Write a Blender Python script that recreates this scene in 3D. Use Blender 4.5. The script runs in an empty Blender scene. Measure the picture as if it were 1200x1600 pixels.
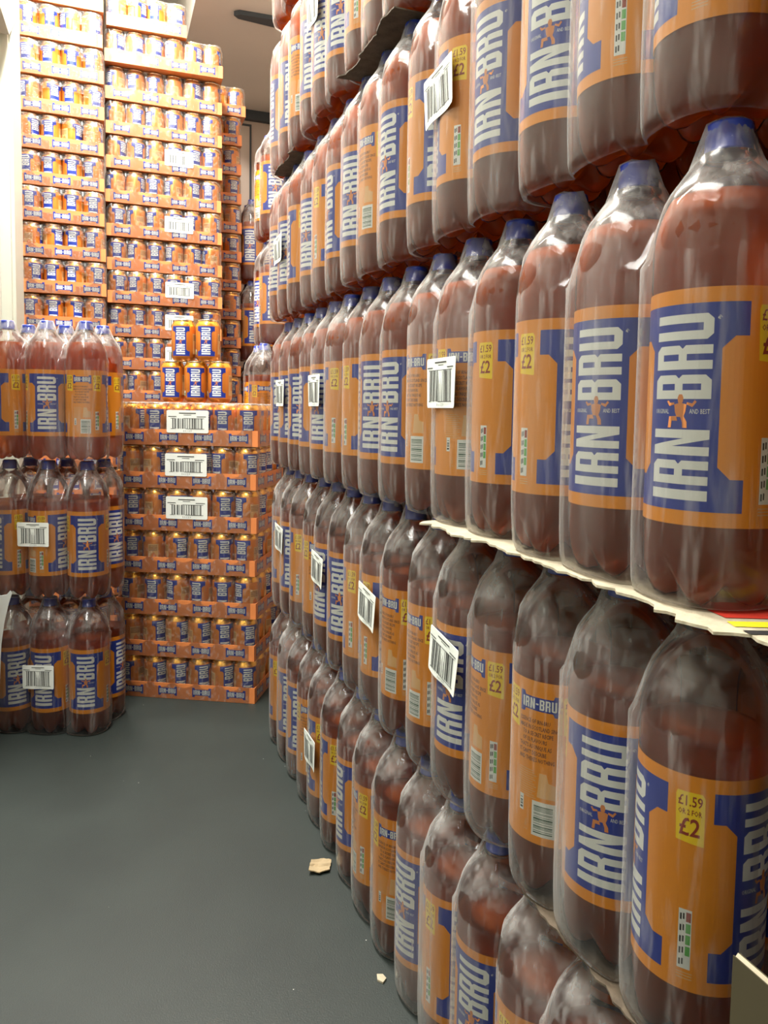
import bpy, bmesh, math, random
from mathutils import Vector, Matrix
from mathutils.geometry import tessellate_polygon
from mathutils import noise as mnoise
random.seed(7)
C = bpy.context.scene.collection
sc = bpy.context.scene
PI = math.pi
R_ = math.radians

# ------------------------------------------------------------ camera
YAW, PITCH, ROLL, EYE = 0.3653, 0.0682, 0.0164, 0.8057
cam_data = bpy.data.cameras.new('camera')
cam = bpy.data.objects.new('camera', cam_data)
C.objects.link(cam)
fwd = Vector((math.sin(YAW) * math.cos(PITCH), math.cos(YAW) * math.cos(PITCH), -math.sin(PITCH)))
rgt = Vector((math.cos(YAW), -math.sin(YAW), 0))
upv = rgt.cross(fwd)
r2, u2 = (rgt * math.cos(ROLL) + upv * math.sin(ROLL)), (upv * math.cos(ROLL) - rgt * math.sin(ROLL))
# scene turned clockwise in the picture: the camera itself is rolled counter-clockwise
m = Matrix((r2, u2, -fwd)).transposed().to_4x4()
m.translation = Vector((0, 0, EYE))
cam.matrix_world = m
cam_data.sensor_fit = 'VERTICAL'
cam_data.sensor_height = 24
cam_data.lens = 24 * 1194.2 / 1600.0
cam_data.shift_x = -20.0 / 1600.0
cam_data.shift_y = -76.4 / 1600.0
cam_data.clip_start = 0.02
sc.camera = cam

# ------------------------------------------------------------ world, lamps, exposure
w = bpy.data.worlds.new('world'); sc.world = w; w.use_nodes = True
w.node_tree.nodes['Background'].inputs[0].default_value = (0.93, 0.97, 1.0, 1)
w.node_tree.nodes['Background'].inputs[1].default_value = 0.14

def area(name, loc, rot, sx, sy, power, col=(1, 0.97, 0.9)):
    d = bpy.data.lights.new(name, 'AREA'); d.shape = 'RECTANGLE'; d.size = sx; d.size_y = sy
    d.energy = power; d.color = col
    o = bpy.data.objects.new(name, d); C.objects.link(o); o.location = loc; o.rotation_euler = rot
    return o
area('ceiling_lamp_back', (-0.02, 2.05, 2.68), (0, 0, 0), 0.12, 1.3, 86)
area('fill_light_front', (-0.60, 0.60, 2.70), (0, 0, 0), 0.5, 1.4, 56)  # unseen fill light, added to brighten the face of the bottle wall

sc.view_settings.view_transform = 'Standard'
sc.view_settings.look = 'None'
sc.view_settings.gamma = 1
sc.view_settings.use_curve_mapping = False
sc.view_settings.exposure = 0.46
sc.cycles.use_denoising = True
sc.cycles.max_bounces = 14
sc.cycles.transparent_max_bounces = 28
sc.cycles.transmission_bounces = 8
sc.cycles.diffuse_bounces = 4
sc.cycles.glossy_bounces = 4
sc.cycles.caustics_reflective = False
sc.cycles.caustics_refractive = False

# ------------------------------------------------------------ materials
def new_mat(name):
    mt = bpy.data.materials.new(name); mt.use_nodes = True
    nt = mt.node_tree; nt.nodes.clear()
    out = nt.nodes.new('ShaderNodeOutputMaterial')
    return mt, nt, out
def pbr(name, col, rough=0.5, metal=0.0, noise=0.0, nscale=40, bump=0.0, bscale=200, coat=0.0, spec=0.5):
    mt, nt, out = new_mat(name)
    b = nt.nodes.new('ShaderNodeBsdfPrincipled')
    b.inputs['Roughness'].default_value = rough; b.inputs['Metallic'].default_value = metal
    b.inputs['Coat Weight'].default_value = coat; b.inputs['Specular IOR Level'].default_value = spec
    nt.links.new(b.outputs[0], out.inputs[0])
    tc = nt.nodes.new('ShaderNodeTexCoord')
    if noise > 0:
        n = nt.nodes.new('ShaderNodeTexNoise'); n.inputs['Scale'].default_value = nscale; n.inputs['Detail'].default_value = 4
        nt.links.new(tc.outputs['Object'], n.inputs['Vector'])
        r = nt.nodes.new('ShaderNodeValToRGB')
        r.color_ramp.elements[0].position = 0.3; r.color_ramp.elements[1].position = 0.7
        r.color_ramp.elements[0].color = (*[c * (1 - noise) for c in col], 1)
        r.color_ramp.elements[1].color = (*[min(1, c * (1 + noise)) for c in col], 1)
        nt.links.new(n.outputs[0], r.inputs[0]); nt.links.new(r.outputs[0], b.inputs['Base Color'])
    else:
        b.inputs['Base Color'].default_value = (*col, 1)
    if bump > 0:
        n2 = nt.nodes.new('ShaderNodeTexNoise'); n2.inputs['Scale'].default_value = bscale
        nt.links.new(tc.outputs['Object'], n2.inputs['Vector'])
        bp = nt.nodes.new('ShaderNodeBump'); bp.inputs['Strength'].default_value = bump; bp.inputs['Distance'].default_value = 0.002
        nt.links.new(n2.outputs[0], bp.inputs['Height']); nt.links.new(bp.outputs[0], b.inputs['Normal'])
    return mt

def film_material(name, haze, streak, gloss_rough=0.13, stretch=0.12, tint=(0.97, 0.95, 0.93), crinkle=0.0, veil=0.0):
    """thin clear shrink film: mostly see-through, milky at grazing angles, with stretched wrinkles"""
    mt, nt, out = new_mat(name); N = nt.nodes.new; L = nt.links.new
    tc = N('ShaderNodeTexCoord'); mp = N('ShaderNodeMapping'); mp.inputs['Scale'].default_value = (1, 1, stretch)
    L(tc.outputs['Object'], mp.inputs[0])
    n = N('ShaderNodeTexNoise'); n.inputs['Scale'].default_value = 130; n.inputs['Detail'].default_value = 3
    L(mp.outputs[0], n.inputs['Vector'])
    n3 = N('ShaderNodeTexNoise'); n3.inputs['Scale'].default_value = 28; n3.inputs['Detail'].default_value = 2; L(mp.outputs[0], n3.inputs['Vector'])
    bp = N('ShaderNodeBump'); bp.inputs['Strength'].default_value = 0.55; bp.inputs['Distance'].default_value = 0.0012
    L(n3.outputs[0], bp.inputs['Height'])
    tr = N('ShaderNodeBsdfTransparent'); tr.inputs[0].default_value = (*tint, 1)
    gl = N('ShaderNodeBsdfGlossy'); gl.inputs['Roughness'].default_value = gloss_rough; gl.inputs[0].default_value = (1, 1, 1, 1)
    L(bp.outputs[0], gl.inputs['Normal'])
    df = N('ShaderNodeBsdfDiffuse'); df.inputs[0].default_value = (0.85, 0.83, 0.8, 1)
    tl = N('ShaderNodeBsdfTranslucent'); tl.inputs[0].default_value = (0.85, 0.83, 0.8, 1)
    dm = N('ShaderNodeMixShader'); dm.inputs[0].default_value = 0.35; L(df.outputs[0], dm.inputs[1]); L(tl.outputs[0], dm.inputs[2])
    lw = N('ShaderNodeLayerWeight'); lw.inputs[0].default_value = 0.32
    # haze amount = haze + streak*ramp(noise) + facing^2 * k
    rp = N('ShaderNodeMapRange'); rp.inputs[1].default_value = 0.52; rp.inputs[2].default_value = 0.78; L(n.outputs[0], rp.inputs[0])
    m1 = N('ShaderNodeMath'); m1.operation = 'MULTIPLY_ADD'; m1.inputs[1].default_value = streak; m1.inputs[2].default_value = haze; L(rp.outputs[0], m1.inputs[0])
    if veil > 0:         # broad veils where the film is doubled or slack
        nv = N('ShaderNodeTexNoise'); nv.inputs['Scale'].default_value = 17; nv.inputs['Detail'].default_value = 1.5
        ov = N('ShaderNodeObjectInfo'); av = N('ShaderNodeVectorMath'); av.operation = 'ADD'
        L(mp.outputs[0], av.inputs[0]); L(ov.outputs['Location'], av.inputs[1]); L(av.outputs[0], nv.inputs['Vector'])
        rv = N('ShaderNodeMapRange'); rv.inputs[1].default_value = 0.50; rv.inputs[2].default_value = 0.80; L(nv.outputs[0], rv.inputs[0])
        mv = N('ShaderNodeMath'); mv.operation = 'MULTIPLY_ADD'; mv.inputs[1].default_value = veil; L(rv.outputs[0], mv.inputs[0]); L(m1.outputs[0], mv.inputs[2])
        m1 = mv
    if crinkle > 0:      # film bunched up round the shoulders is milkier
        sz = N('ShaderNodeSeparateXYZ'); L(tc.outputs['Object'], sz.inputs[0])
        mz = N('ShaderNodeMapRange'); mz.inputs[1].default_value = 0.235; mz.inputs[2].default_value = 0.300; L(sz.outputs[2], mz.inputs[0])
        nc = N('ShaderNodeTexNoise'); nc.inputs['Scale'].default_value = 45; nc.inputs['Detail'].default_value = 6; L(tc.outputs['Object'], nc.inputs['Vector'])
        rc = N('ShaderNodeMapRange'); rc.inputs[1].default_value = 0.42; rc.inputs[2].default_value = 0.72; L(nc.outputs[0], rc.inputs[0])
        mc = N('ShaderNodeMath'); mc.operation = 'MULTIPLY'; L(mz.outputs[0], mc.inputs[0]); L(rc.outputs[0], mc.inputs[1])
        md = N('ShaderNodeMath'); md.operation = 'MULTIPLY_ADD'; md.inputs[1].default_value = crinkle; L(mc.outputs[0], md.inputs[0]); L(m1.outputs[0], md.inputs[2])
        m1 = md
    pw = N('ShaderNodeMath'); pw.operation = 'POWER'; pw.inputs[1].default_value = 2.5; L(lw.outputs['Facing'], pw.inputs[0])
    m2 = N('ShaderNodeMath'); m2.operation = 'MULTIPLY_ADD'; m2.inputs[1].default_value = 0.75; L(pw.outputs[0], m2.inputs[0]); L(m1.outputs[0], m2.inputs[2])
    cl = N('ShaderNodeClamp'); L(m2.outputs[0], cl.inputs[0])
    s1 = N('ShaderNodeMixShader'); L(cl.outputs[0], s1.inputs[0]); L(tr.outputs[0], s1.inputs[1]); L(dm.outputs[0], s1.inputs[2])
    m3 = N('ShaderNodeMath'); m3.operation = 'MULTIPLY_ADD'; m3.inputs[1].default_value = 0.62; m3.inputs[2].default_value = 0.0; L(lw.outputs['Fresnel'], m3.inputs[0])
    s2 = N('ShaderNodeMixShader'); L(m3.outputs[0], s2.inputs[0]); L(s1.outputs[0], s2.inputs[1]); L(gl.outputs[0], s2.inputs[2])
    L(s2.outputs[0], out.inputs[0])
    return mt

def clear_mat(name, tint, haze, rough=0.05, ior=1.45, hazecol=(0.8, 0.8, 0.8)):
    mt, nt, out = new_mat(name); N = nt.nodes.new; L = nt.links.new
    tr = N('ShaderNodeBsdfTransparent'); tr.inputs[0].default_value = (*tint, 1)
    gl = N('ShaderNodeBsdfGlossy'); gl.inputs['Roughness'].default_value = rough
    df = N('ShaderNodeBsdfDiffuse'); df.inputs[0].default_value = (*hazecol, 1)
    s1 = N('ShaderNodeMixShader'); s1.inputs[0].default_value = haze; L(tr.outputs[0], s1.inputs[1]); L(df.outputs[0], s1.inputs[2])
    fr = N('ShaderNodeFresnel'); fr.inputs[0].default_value = ior
    s2 = N('ShaderNodeMixShader'); L(fr.outputs[0], s2.inputs[0]); L(s1.outputs[0], s2.inputs[1]); L(gl.outputs[0], s2.inputs[2])
    L(s2.outputs[0], out.inputs[0])
    return mt

def soda_mat():
    """orange soda: scatters and lets light through, deep orange"""
    mt, nt, out = new_mat('orange soda'); N = nt.nodes.new; L = nt.links.new
    tr = N('ShaderNodeBsdfTransparent'); tr.inputs[0].default_value = (1.0, 0.56, 0.26, 1)
    tl = N('ShaderNodeBsdfTranslucent'); tl.inputs[0].default_value = (1.0, 0.33, 0.04, 1)
    df = N('ShaderNodeBsdfDiffuse'); df.inputs[0].default_value = (0.70, 0.19, 0.05, 1)
    a = N('ShaderNodeMixShader'); a.inputs[0].default_value = 0.68; L(df.outputs[0], a.inputs[1]); L(tl.outputs[0], a.inputs[2])
    rf = N('ShaderNodeBsdfRefraction'); rf.inputs[0].default_value = (1.0, 0.42, 0.10, 1); rf.inputs['IOR'].default_value = 1.22; rf.inputs['Roughness'].default_value = 0.03
    c = N('ShaderNodeMixShader'); c.inputs[0].default_value = 0.18; L(tr.outputs[0], c.inputs[1]); L(rf.outputs[0], c.inputs[2])
    b = N('ShaderNodeMixShader'); b.inputs[0].default_value = 0.50; L(a.outputs[0], b.inputs[1]); L(c.outputs[0], b.inputs[2])
    L(b.outputs[0], out.inputs[0])
    return mt

M = {}
M['orange'] = pbr('label orange', (0.84, 0.30, 0.012), 0.38)
M['blue'] = pbr('label blue', (0.012, 0.035, 0.30), 0.35)
M['white'] = pbr('label white', (0.72, 0.76, 0.74), 0.4)
M['yellow'] = pbr('flash yellow', (0.88, 0.62, 0.01), 0.4)
M['red'] = pbr('dark red print', (0.28, 0.03, 0.01), 0.4)
M['black'] = pbr('black print', (0.02, 0.02, 0.02), 0.5)
M['brown'] = pbr('brown print', (0.16, 0.05, 0.02), 0.5)
M['tan'] = pbr('tan print', (0.72, 0.42, 0.17), 0.5)
M['skin'] = pbr('figure orange', (0.62, 0.22, 0.06), 0.5)
M['green'] = pbr('green print', (0.12, 0.42, 0.10), 0.5)
M['bar_green'] = pbr('dark green barcode', (0.03, 0.10, 0.06), 0.5)
M['cap'] = pbr('blue cap plastic', (0.02, 0.045, 0.34), 0.35, bump=0.1)
M['pet'] = clear_mat('clear bottle plastic', (0.98, 0.95, 0.93), 0.015, 0.04, 1.3)
M['soda'] = soda_mat()
M['film'] = film_material('shrink film', 0.012, 0.22, crinkle=0.32, veil=0.20)
M['film_tray'] = film_material('tray film', 0.03, 0.26, 0.2, stretch=0.6)
M['film_crinkle'] = film_material('crinkled tray film', 0.05, 0.42, 0.25, stretch=1.6)
M['card_orange'] = pbr('printed orange tray board', (0.70, 0.225, 0.065), 0.5, noise=0.06, nscale=30)
M['can'] = pbr('orange can paint', (0.72, 0.235, 0.035), 0.28, 0.35)
M['can_gold'] = pbr('gold can shoulder', (0.95, 0.50, 0.08), 0.22, 0.85)
M['can_rim'] = pbr('can rim metal', (0.85, 0.72, 0.5), 0.2, 0.95)
M['sticker'] = pbr('white sticker paper', (0.78, 0.82, 0.77), 0.6)
M['card'] = pbr('grey-brown cardboard', (0.34, 0.26, 0.15), 0.85, noise=0.15, nscale=25, bump=0.3)
M['card_pale'] = pbr('torn pale cardboard', (0.40, 0.35, 0.25), 0.9, noise=0.15, nscale=60, bump=0.5)
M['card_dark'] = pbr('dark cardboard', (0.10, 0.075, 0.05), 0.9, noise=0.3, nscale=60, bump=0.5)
M['kraft'] = pbr('olive kraft board', (0.045, 0.036, 0.014), 0.85, noise=0.12, nscale=12)
M['wall'] = pbr('white wall paint', (0.62, 0.645, 0.585), 0.7, noise=0.03, nscale=8, bump=0.1, bscale=60)
M['back'] = pbr('beige wall board', (0.62, 0.50, 0.42), 0.8, noise=0.05, nscale=4)
M['ceil'] = pbr('ceiling board', (0.86, 0.80, 0.72), 0.85, noise=0.03, nscale=3)
M['ceil_hi'] = pbr('white ceiling', (0.85, 0.85, 0.82), 0.85)
M['dark'] = pbr('dark grey metal strip', (0.05, 0.06, 0.07), 0.5)
M['grey'] = pbr('shade grey', (0.42, 0.42, 0.36), 0.6)  # shade of the top left corner, put into the colour
M['jamb'] = pbr('white door frame paint', (0.60, 0.64, 0.56), 0.5)

# the wrap-round label is thin plastic: some light passes into the bottle
_nt = M['orange'].node_tree; _o = [n for n in _nt.nodes if n.type == 'OUTPUT_MATERIAL'][0]; _b = [n for n in _nt.nodes if n.type == 'BSDF_PRINCIPLED'][0]
_t = _nt.nodes.new('ShaderNodeBsdfTranslucent'); _t.inputs[0].default_value = (0.90, 0.36, 0.05, 1)
_m = _nt.nodes.new('ShaderNodeMixShader'); _m.inputs[0].default_value = 0.14
_nt.links.new(_b.outputs[0], _m.inputs[1]); _nt.links.new(_t.outputs[0], _m.inputs[2]); _nt.links.new(_m.outputs[0], _o.inputs[0])

def floor_mat():
    mt, nt, out = new_mat('dark grey-green vinyl floor'); N = nt.nodes.new; L = nt.links.new
    b = N('ShaderNodeBsdfPrincipled'); b.inputs['Roughness'].default_value = 0.55
    tc = N('ShaderNodeTexCoord')
    n = N('ShaderNodeTexNoise'); n.inputs['Scale'].default_value = 6; n.inputs['Detail'].default_value = 5; L(tc.outputs['Object'], n.inputs[0])
    n2 = N('ShaderNodeTexNoise'); n2.inputs['Scale'].default_value = 450; L(tc.outputs['Object'], n2.inputs[0])
    r = N('ShaderNodeValToRGB'); r.color_ramp.elements[0].position = 0.3; r.color_ramp.elements[1].position = 0.75
    r.color_ramp.elements[0].color = (0.0095, 0.0150, 0.0130, 1); r.color_ramp.elements[1].color = (0.0155, 0.0225, 0.0195, 1)
    L(n.outputs[0], r.inputs[0])
    v = N('ShaderNodeTexVoronoi'); v.inputs['Scale'].default_value = 32; v.inputs['Randomness'].default_value = 1; L(tc.outputs['Object'], v.inputs['Vector'])
    lt = N('ShaderNodeMath'); lt.operation = 'LESS_THAN'; lt.inputs[1].default_value = 0.028; L(v.outputs['Distance'], lt.inputs[0])
    sp = N('ShaderNodeSeparateColor'); L(v.outputs['Color'], sp.inputs[0])
    g2 = N('ShaderNodeMath'); g2.operation = 'GREATER_THAN'; g2.inputs[1].default_value = 0.6; L(sp.outputs[0], g2.inputs[0])
    mu = N('ShaderNodeMath'); mu.operation = 'MULTIPLY'; L(lt.outputs[0], mu.inputs[0]); L(g2.outputs[0], mu.inputs[1])
    mx = N('ShaderNodeMix'); mx.data_type = 'RGBA'; L(mu.outputs[0], mx.inputs[0]); L(r.outputs[0], mx.inputs[6]); mx.inputs[7].default_value = (0.55, 0.55, 0.5, 1)
    L(mx.outputs[2], b.inputs['Base Color'])
    bp = N('ShaderNodeBump'); bp.inputs['Strength'].default_value = 0.35; bp.inputs['Distance'].default_value = 0.001; L(n2.outputs[0], bp.inputs['Height']); L(bp.outputs[0], b.inputs['Normal'])
    L(b.outputs[0], out.inputs[0])
    return mt
M['floor'] = floor_mat()

# ------------------------------------------------------------ mesh helpers
class MB:
    def __init__(self): self.v = []; self.f = []; self.mi = []; self.mats = []; self.sm = []
    def mat(self, k):
        if k not in self.mats: self.mats.append(k)
        return self.mats.index(k)
    def box(self, x0, x1, y0, y1, z0, z1, k):
        n = len(self.v)
        self.v += [(x, y, z) for z in (z0, z1) for y in (y0, y1) for x in (x0, x1)]
        for q in ((0, 2, 3, 1), (4, 5, 7, 6), (0, 1, 5, 4), (2, 6, 7, 3), (0, 4, 6, 2), (1, 3, 7, 5)):
            self.f.append([n + i for i in q]); self.mi.append(self.mat(k)); self.sm.append(False)
    def grid(self, rings, k, close=True, smooth=True):
        """rings: list of lists of points; quads between; k may be callable(j)"""
        n = len(self.v); c = len(rings[0])
        for r in rings: self.v += r
        for j in range(len(rings) - 1):
            kk = self.mat(k(j) if callable(k) else k)
            for i in range(c if close else c - 1):
                a = n + j * c + i; b = n + j * c + (i + 1) % c
                self.f.append([a, b, b + c, a + c]); self.mi.append(kk); self.sm.append(smooth)
    def lathe(self, prof, seg, k, smooth=True, cap_ends=True, rfun=None):
        rings = []
        for (r, z) in prof:
            ring = []
            for i in range(seg):
                a = 2 * PI * i / seg
                rr, zz = (r, z) if rfun is None else rfun(r, z, a)
                ring.append((rr * math.cos(a), rr * math.sin(a), zz))
            rings.append(ring)
        self.grid(rings, k, True, smooth)
        n = len(self.v)
        if cap_ends:
            c = seg
            kk = self.mat(k(0) if callable(k) else k)
            self.f.append(list(range(n - c * len(rings), n - c * len(rings) + c))[::-1]); self.mi.append(kk); self.sm.append(False)
            kk = self.mat(k(len(rings) - 2) if callable(k) else k)
            self.f.append(list(range(n - c, n))); self.mi.append(kk); self.sm.append(False)
    def prism(self, pts, z0, z1, k, kside=None):
        """pts: 2D outline, extruded along z"""
        n = len(self.v); c = len(pts)
        self.v += [(x, y, z0) for x, y in pts] + [(x, y, z1) for x, y in pts]
        kk = self.mat(k); ks = self.mat(kside or k)
        self.f.append(list(range(n, n + c))[::-1]); self.mi.append(kk); self.sm.append(False)
        self.f.append(list(range(n + c, n + 2 * c))); self.mi.append(kk); self.sm.append(False)
        for i in range(c):
            j = (i + 1) % c
            self.f.append([n + i, n + j, n + c + j, n + c + i]); self.mi.append(ks); self.sm.append(False)
    def mesh(self, name):
        me = bpy.data.meshes.new(name); me.from_pydata(self.v, [], self.f)
        for k in self.mats: me.materials.append(M[k])
        me.polygons.foreach_set('material_index', self.mi); me.polygons.foreach_set('use_smooth', self.sm)
        me.update(); return me

def inst(name, me, parent=None, loc=(0, 0, 0), rz=0.0):
    o = bpy.data.objects.new(name, me); C.objects.link(o)
    o.location = loc; o.rotation_euler = (0, 0, rz)
    if parent is not None: o.parent = parent
    return o
def tag(o, label, cat, group=None):
    o['label'] = label; o['category'] = cat
    if group: o['group'] = group
    return o
def thing(name, label, cat, loc, rz=0.0, group=None):
    o = bpy.data.objects.new(name, None); C.objects.link(o); o.empty_display_size = 0.05
    o.location = loc; o.rotation_euler = (0, 0, rz)
    return tag(o, label, cat, group)
def struct(name, mb):
    o = inst(name, mb.mesh(name)); o['kind'] = 'structure'; return o

# ------------------------------------------------------------ flat print art (millimetres)
def tess(outer, holes=()):
    polys = [[Vector((x, y, 0)) for x, y in outer]] + [[Vector((x, y, 0)) for x, y in h] for h in holes]
    flat = [p for q in polys for p in q]
    return [[(flat[i].x, flat[i].y) for i in t] for t in tessellate_polygon(polys)]
def rect(x0, y0, x1, y1): return [(x0, y0), (x1, y0), (x1, y1), (x0, y1)]

def glyph(ch, H=42.0):
    s = 0.150 * H; t = 0.155 * H; c = 0.09 * H
    if ch == 'I':
        W = 0.175 * H; return W, [(rect(0, 0, W, H), [])]
    W = 0.41 * H
    if ch == 'R':
        o = [(0, 0), (0, H), (W - c, H), (W, H - c), (W, .53 * H), (W - .06 * H, .475 * H), (W, .42 * H), (W, 0), (W - s, 0), (W - s, .40 * H), (s, .40 * H), (s, 0)]
        h = [[(s, .54 * H), (s, H - t), (W - s, H - t), (W - s, .54 * H)]]
        return W, [(o, h)]
    if ch == 'B':
        o = [(0, 0), (0, H), (W - c, H), (W, H - c), (W, .58 * H), (W - .06 * H, .52 * H), (W, .46 * H), (W, c), (W - c, 0)]
        h = [[(s, .59 * H), (s, H - t), (W - s, H - t), (W - s, .59 * H)], [(s, t), (s, .45 * H), (W - s, .45 * H), (W - s, t)]]
        return W, [(o, h)]
    if ch == 'N':
        W = 0.44 * H
        o = [(0, 0), (0, H), (s * 1.05, H), (W - s, .40 * H), (W - s, H), (W, H), (W, 0), (W - s * 1.05, 0), (s, .60 * H), (s, 0)]
        return W, [(o, [])]
    if ch == 'U':
        W = 0.43 * H
        o = [(0, H), (0, c), (c, 0), (W - c, 0), (W, c), (W, H), (W - s, H), (W - s, t), (s, t), (s, H)]
        return W, [(o, [])]
    if ch == '-':
        W = 0.24 * H; return W, [(rect(0, .44 * H, W, .58 * H), [])]

def word_tris(word, H, gap, mid=None):
    """returns (width, tris); mid = width left between N and B instead of the hyphen"""
    x = 0; out = []
    for ch in word:
        if ch == ' ': x += mid - gap; continue
        W, ps = glyph(ch, H)
        for o, h in ps:
            for t in tess(o, h): out.append([(px + x, py) for px, py in t])
        x += W + gap
    return x - gap, out

_fc = bpy.data.curves.new('t', 'FONT'); _fo = bpy.data.objects.new('t', _fc); C.objects.link(_fo)
def text_tris(s, size, x, y, align='LEFT', sx=1.0, res=1, bold=0.0):
    _fc.body = s; _fc.size = size; _fc.align_x = align; _fc.resolution_u = res; _fc.fill_mode = 'BOTH' if hasattr(_fc, 'fill_mode') else _fc.fill_mode
    _fc.offset = bold
    dg = bpy.context.evaluated_depsgraph_get(); dg.update()
    me = _fo.evaluated_get(dg).to_mesh()
    me.calc_loop_triangles()
    tr = [[(me.vertices[i].co.x * sx + x, me.vertices[i].co.y + y) for i in t.vertices] for t in me.loop_triangles]
    _fo.evaluated_get(dg).to_mesh_clear()
    return tr
def quads(x0, y0, x1, y1): return [[(x0, y0), (x1, y0), (x1, y1)], [(x0, y0), (x1, y1), (x0, y1)]]
def bars(x0, y0, x1, y1, vertical=True, n=26, seed=3):
    rr = random.Random(seed); out = []; a, b = (x0, x1) if vertical else (y0, y1)
    wts = [rr.choice((1, 1, 2, 3)) for _ in range(2 * n)]; tot = sum(wts); p = a
    for i, wv in enumerate(wts):
        q = p + wv * (b - a) / tot
        if i % 2 == 0: out += quads(p, y0, q, y1) if vertical else quads(x0, p, x1, q)
        p = q
    return out
def shift(tris, dx, dy, s=1.0): return [[(x * s + dx, y * s + dy) for x, y in t] for t in tris]
def rot90(tris): return [[(-y, x) for x, y in t] for t in tris]

def strongman():
    """small flexing figure in the middle of the word mark, about 22 x 20 mm"""
    P = []
    P += tess([(-1.6, 15.5), (-1.9, 18), (-1, 20), (1, 20), (1.9, 18), (1.6, 15.5), (.8, 14.5), (-.8, 14.5)])
    P += tess([(-4, 14), (-1, 14.8), (1, 14.8), (4, 14), (3.4, 9.5), (2.2, 6.5), (-2.2, 6.5), (-3.4, 9.5)])
    P += tess([(-4, 14), (-7.5, 13), (-9.5, 15.8), (-8.2, 16.4), (-7.2, 15), (-4.2, 15.2)])
    P += tess([(4, 14), (7.5, 12.4), (10, 15.6), (8.8, 16.6), (7.4, 14.6), (4.2, 15.4)])
    P += tess([(-2.4, 7), (-7.4, 6.8), (-8.2, 0), (-6, 0), (-5.4, 4.2), (-1.6, 4.2)])
    P += tess([(0, 7), (2.4, 7), (4.4, 3.6), (4.6, 0), (1.8, 0), (1.6, 3.2)])
    return P

def big_I(art, lay, uc, v0, s=1.0, man=True, small=True):
    """the tall blue I with the word mark running up it"""
    r = [(43, 0), (43, 22), (34.5, 22), (26.5, 30), (26.5, 108), (34.5, 116), (43, 116), (43, 138)]
    l = [(-x, y) for x, y in r[::-1]]
    art.append(('blue', lay, shift(tess(r + l), uc, v0, s)))
    W, tr = word_tris('IRN BRU', 42, 3.9, 22)
    k = 124 / W
    tr = rot90([[(x * k, y - 21) for x, y in t] for t in tr])
    art.append(('white', lay + 1, shift(tr, uc, v0 + 7 * s, s)))
    if man:
        art.append(('skin', lay + 2, shift(strongman(), uc + 1 * s, v0 + (7 + 48.5) * s, s * 1.12)))
    if small:
        art.append(('white', lay + 1, shift(text_tris('ORIGINAL', 4.6, -21, 0, sx=.62), uc, v0 + 65 * s, s)))
        art.append(('white', lay + 1, shift(text_tris('AND BEST', 4.6, 7.5, 0, sx=.62), uc, v0 + 65 * s, s)))
        art.append(('white', lay + 1, shift(text_tris('\u00ae', 5, 23, 126, sx=.8), uc, v0, s)))

def plaque(art, lay, uc, vc, wdt):
    """small horizontal word mark on its blue plaque, width wdt"""
    s = wdt / 42.0
    p = [(-21, -10), (-16, -10), (-14.5, -6.5), (14.5, -6.5), (16, -10), (21, -10), (21, 10), (16, 10), (14.5, 6.5), (-14.5, 6.5), (-16, 10), (-21, 10)]
    art.append(('blue', lay, shift(tess(p), uc, vc, s)))
    W, tr = word_tris('IRN-BRU', 10, 1.0)
    k = 36 / W
    art.append(('white', lay + 1, shift([[(x * k - 18, y - 5) for x, y in t] for t in tr], uc, vc, s)))

def flash(art, lay, uc):
    art.append(('yellow', lay, tess([(uc - 9, 110), (uc + 10, 108), (uc + 10, 143), (uc + 8, 146), (uc - 9, 146), (uc - 10, 143)])))
    art.append(('red', lay + 1, text_tris('\u00a31.59', 10.5, uc, 136, 'CENTER', .72, 2, .12)))
    art.append(('red', lay + 1, text_tris('OR 2 FOR', 5.6, uc, 129.5, 'CENTER', .66, 1, .08)))
    art.append(('red', lay + 1, text_tris('\u00a32', 18, uc, 114.5, 'CENTER', .8, 3, .3)))

def nutrition(art, lay, uc):
    art.append(('white', lay, quads(uc - 4.6, 16, uc + 4.4, 60)))
    for i, k in enumerate(('white', 'green', 'green', 'green', 'red')):
        y = 17.5 + i * 8.4
        art.append((k, lay + 1, quads(uc + .6, y, uc + 3.8, y + 7)))
        art.append(('black', lay + 1, quads(uc - 3.6, y + .8, uc - 2.4, y + 5.5) + quads(uc - 1.6, y + 1.5, uc - .5, y + 6)))
    for i in range(3): art.append(('tan', lay, quads(uc - 5, 8.5 + i * 2.1, uc + 6, 9.3 + i * 2.1)))

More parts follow.
